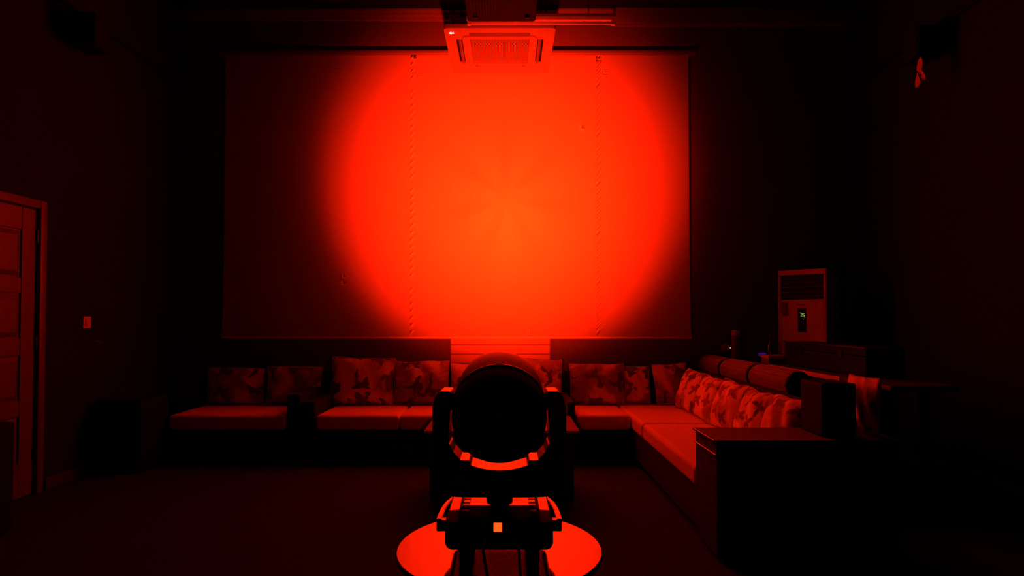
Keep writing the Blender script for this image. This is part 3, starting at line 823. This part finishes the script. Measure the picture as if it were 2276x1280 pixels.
fc = thing('flight_case', 'long black flight case lying along the counter', 'case', (2.65, 4.79, .8555))
bobj('case_body', (2.51, 2.79, 4.18, 5.40, .862, 1.00), BLACKM, fc, bev=.008)
bobj('case_lid', (2.51, 2.79, 4.18, 5.40, 1.004, 1.064), BLACKM, fc, bev=.008)
bobj('edge_rail', (2.502, 2.5095, 4.175, 5.405, 1.056, 1.068), STEEL, fc, bev=.001)
for y in (4.5, 5.1):
    bobj('latch', (2.500, 2.5095, y - .03, y + .03, .98, 1.03), BLACKP, fc, bev=.002)
for x in (2.55, 2.75):
    for y in (4.24, 5.34):
        bobj('foot', (x - .02, x + .02, y - .02, y + .02, .8555, .8615), RUBBER, fc)

t = thing('carton', 'flat pale box at the far end of the counter', 'box', (2.46, 5.52, .8555))
bobj('tray', (2.385, 2.545, 5.44, 5.60, .8555, .905), CARD, t, bev=.002)
bobj('lid', (2.378, 2.552, 5.433, 5.607, .9055, .932), LIDM, t, bev=.003)
t = thing('router', 'small dark box with a violet glow at the far end of the counter', 'router', (2.425, 5.71, .8555))
bobj('case', (2.374, 2.46, 5.66, 5.76, .8555, .955), BLACKM, t, bev=.004)
bobj('violet_light', (2.380, 2.454, 5.6565, 5.6598, .915, .945), LEDV, t)
t = thing('bottle', 'slim glass bottle with a glint at the far end of the counter', 'bottle', (2.515, 5.70, .8555))
Mx = Matrix.Translation((2.515, 5.70, .8555))
obj('glass', lathe(NB(), [(0, .0), (.032, 0), (.034, .01), (.034, .13), (.028, .155), (.013, .185), (.012, .235), (.014, .238), (.014, .246), (0, .246)], Mx, 28), GLASSM, t, True)
obj('cap', lathe(NB(), [(0, .2465), (.0145, .2465), (.0145, .262), (0, .264)], Mx, 20), STEEL, t, True)
t = thing('globe_ornament', 'small red glass globe on a stem with a bright glint near the far wall', 'ornament', (2.235, 6.10, .699))
Mx = Matrix.Translation((2.235, 6.10, .699))
obj('stem', lathe(NB(), [(0, 0), (.045, 0), (.045, .008), (.012, .02), (.009, .20), (.02, .222), (0, .222)], Mx, 24), STEEL, t, True)
obj('globe', lathe(NB(), [(.05 * math.sin(math.pi * k / 14), .27 - .05 * math.cos(math.pi * k / 14)) for k in range(15)], Mx, 28), REDGL, t, True)
bobj('indicator_or_glint', (2.262, 2.268, 6.046, 6.052,   .966, .972), LEDGLINT, t)  # glowing dot added as the glint on the globe, no lamp
t = thing('canister', 'tall dim upright canister against the far wall behind the bolsters', 'canister', (2.305, 6.0, .699))
Mx = Matrix.Translation((2.298, 5.995, .699))
obj('body', lathe(NB(), [(0, 0), (.036, 0), (.038, .006), (.038, .40), (0, .40)], Mx, 28), CARD, t, True)
obj('cap', lathe(NB(), [(0, .4005), (.039, .4005), (.039, .445), (.035, .452), (0, .452)], Mx, 28), LIDM, t, True)

# ------------------------------------------------------------------ floor-standing air conditioner
AX0, AX1, AY0, AY1, AZ = 2.66, 3.11, 5.79, 6.11, 1.745   # before turning
fa = thing('floor_air_conditioner', 'tall floor-standing white air conditioner with lit display by the right corner', 'air conditioner', ((AX0 + AX1) / 2, (AY0 + AY1) / 2, 0))
bobj('cabinet', (AX0, AX1, AY0 + .03, AY1, 0, AZ - .002), WHITEM, fa, bev=.01)
bobj('top_strip', (AX0, AX1, AY0, AY0 + .0295, AZ - .052, AZ), WHITEP, fa, bev=.006)
for x0 in (AX0, AX1 - .028):
    bobj('side_strip', (x0, x0 + .028, AY0, AY0 + .0295, .06, AZ - .053), WHITEM, fa, bev=.006)
bobj('outlet_backing', (AX0 + .029, AX1 - .029, AY0 + .022, AY0 + .0295, 1.452, AZ - .053), DARKHOLE, fa)
for k in range(5):
    z = 1.478 + k * .045
    b = NB(); box(b, AX0 + .03, AX1 - .03, -.009, .009, -.0025, .0025, bev=.001)
    b.transform(Matrix.Translation((0, AY0 + .011, z)) @ Matrix.Rotation(R(-25), 4, 'X'))
    obj('louvre_slat', b, GREYP, fa, True)
fp = bobj('front_panel', (AX0 + .029, AX1 - .029, AY0 + .002, AY0 + .0295, .50, 1.450), WHITEP, fa, bev=.005)
bobj('lower_grille', (AX0 + .029, AX1 - .029, AY0 + .006, AY0 + .0295, .06, .495), GREYP, fa, bev=.003)
XC = (AX0 + AX1) / 2 - .02
bobj('display', (XC - .018, XC + .060, AY0 - .001, AY0 + .0018, 1.135, 1.365), BLACKP, fp, bev=.001)
dg = NB()
def seg7(x, z, s, code):
    S7 = {'a': (0, 1, 1, 1), 'b': (1, .5, 1, 1), 'c': (1, 0, 1, .5), 'd': (0, 0, 1, 0), 'e': (0, 0, 0, .5), 'f': (0, .5, 0, 1), 'g': (0, .5, 1, .5)}
    for ch in code:
        a, c, d_, e_ = S7[ch]
        box(dg, x + min(a, d_) * s * .5 - .0012, x + max(a, d_) * s * .5 + .0012, AY0 - .003, AY0 - .0012, z + min(c, e_) * s - .0012, z + max(c, e_) * s + .0012)
seg7(XC + .012, 1.288, .026, 'abged'); seg7(XC + .031, 1.288, .026, 'afgcde')
for x, z in ((.008, 1.327), (.047, 1.275), (.036, 1.262)):
    box(dg, XC + x - .002, XC + x + .002, AY0 - .003, AY0 - .0012, z - .002, z + .002)
obj('digits', dg, LEDG, fp)
bobj('energy_label', (AX0 + .040, AX0 + .098, AY0, AY0 + .0018, 1.29, 1.43), CARD, fp)
bobj('maker_plate', (XC - .02, XC + .05, AY0, AY0 + .0018, 1.395, 1.408), CARD, fp)

fa.rotation_euler = (0, 0, R(-46)); fa.location = (2.99, 5.93, 0)

# ------------------------------------------------------------------ wall speakers high on the side walls, cloth scrap
def wall_speaker(x, s, y, z, lab):
    t = thing('wall_speaker', lab, 'speaker', (x, y, z), 'speakers high on the side walls')
    x0 = x + s * .07; x1 = x + s * .26
    bobj('cabinet', (min(x0, x1), max(x0, x1), y - .10, y + .10, z, z + .26), BLACKM, t, bev=.012)
    bobj('grille', (min(x1, x1 + s * .008), max(x1, x1 + s * .008), y - .09, y + .09, z + .01, z + .25), BLACKM, t, bev=.002)
    b = NB(); box(b, min(x, x + s * .012), max(x, x + s * .012), y - .04, y + .04, z + .07, z + .19)
    tube(b, [(x + s * .01, y, z + .13), (x + s * .072, y, z + .13)], .014, 10)
    obj('bracket', b, STEEL, t)
wall_speaker(XL, 1, 4.62, 3.36, 'black box speaker mounted high on the left wall')
wall_speaker(XR, -1, 4.93, 3.41, 'black box speaker mounted high on the right wall above the cloth scrap')
# outlines in (across, height); hung from the right wall speaker, two tails of different length
t = thing('cloth_scrap', 'bright red-lit scrap of cloth hanging high on the right wall', 'cloth', (3.42, 4.86, 3.16))
def scrap(name, pts, yoff):
    b = NB()
    n_ = len(pts[0])
    F = []
    for s in (-1, 1):
        rows_ = []
        for (zz, l_, r_) in pts:
            rows_.append([b.verts.new((3.40 + yoff + .006 * math.sin(zz * 40 + q) + s * .0015, 4.875 - 1.25 * (l_ + (r_ - l_) * q / 4), 3.41 + zz)) for q in range(5)])
        F.append(rows_)
    for s, rows_ in enumerate(F):
        for A, B in zip(rows_, rows_[1:]):
            for q in range(4):
                f = (A[q], A[q + 1], B[q + 1], B[q]); b.faces.new(f if s else f[::-1])
    for A, B, in ((F[0], F[1]),):
        for i in range(len(pts) - 1):
            b.faces.new((A[i][0], A[i + 1][0], B[i + 1][0], B[i][0])); b.faces.new((A[i][4], B[i][4], B[i + 1][4], A[i + 1][4]))
        for i in (0, len(pts) - 1):
            for q in range(4): b.faces.new((A[i][q], A[i][q + 1], B[i][q + 1], B[i][q]))
    bmesh.ops.recalc_face_normals(b, faces=b.faces[:])
    return obj(name, b, RIBBON, t, True)
scrap('long_tail', [(0, -.006, .018), (-.03, -.014, .022), (-.06, -.024, .020), (-.085, -.034, .016), (-.11, -.022, .018), (-.14, -.006, .040), (-.17, .012, .050), (-.19, .026, .048), (-.205, .040, .046)], 0)
scrap('short_tail', [(-.12, -.020, -.006), (-.15, -.024, .004), (-.18, -.028, .010), (-.21, -.028, .014), (-.235, -.028, -.014)], -.012)

# ------------------------------------------------------------------ dark boxes on the left
def floor_box(lab, x0, x1, y0, y1, z1, face):
    t = thing('floor_speaker', lab, 'speaker', ((x0 + x1) / 2, (y0 + y1) / 2, 0), 'black floor cabinets on the left')
    bobj('cabinet', (x0, x1, y0, y1, .02, z1), BLACKM, t, bev=.012)
    if face == 'y': bobj('grille', (x0 + .02, x1 - .02, y0 - .010, y0 - .0005, .05, z1 - .03), BLACKM, t, bev=.003)
    else: bobj('grille', (x1 + .0005, x1 + .010, y0 + .02, y1 - .02, .05, z1 - .03), BLACKM, t, bev=.003)
    for x in (x0 + .04, x1 - .04):
        for y in (y0 + .04, y1 - .04): bobj('foot', (x - .02, x + .02, y - .02, y + .02, 0, .0195), RUBBER, t)
    return t
floor_box('near-black boxy cabinet between the left wall and the small sofa', -3.36, -2.99, 4.92, 5.32, .60, 'y')
t = floor_box('near-black boxy cabinet standing before the door at the left edge', -3.32, -2.925, 3.22, 3.58, .66, 'x')
bobj('indicator_or_glint', (-2.945, -2.941, 3.2155, 3.2195, .610, .614), LEDR, t)
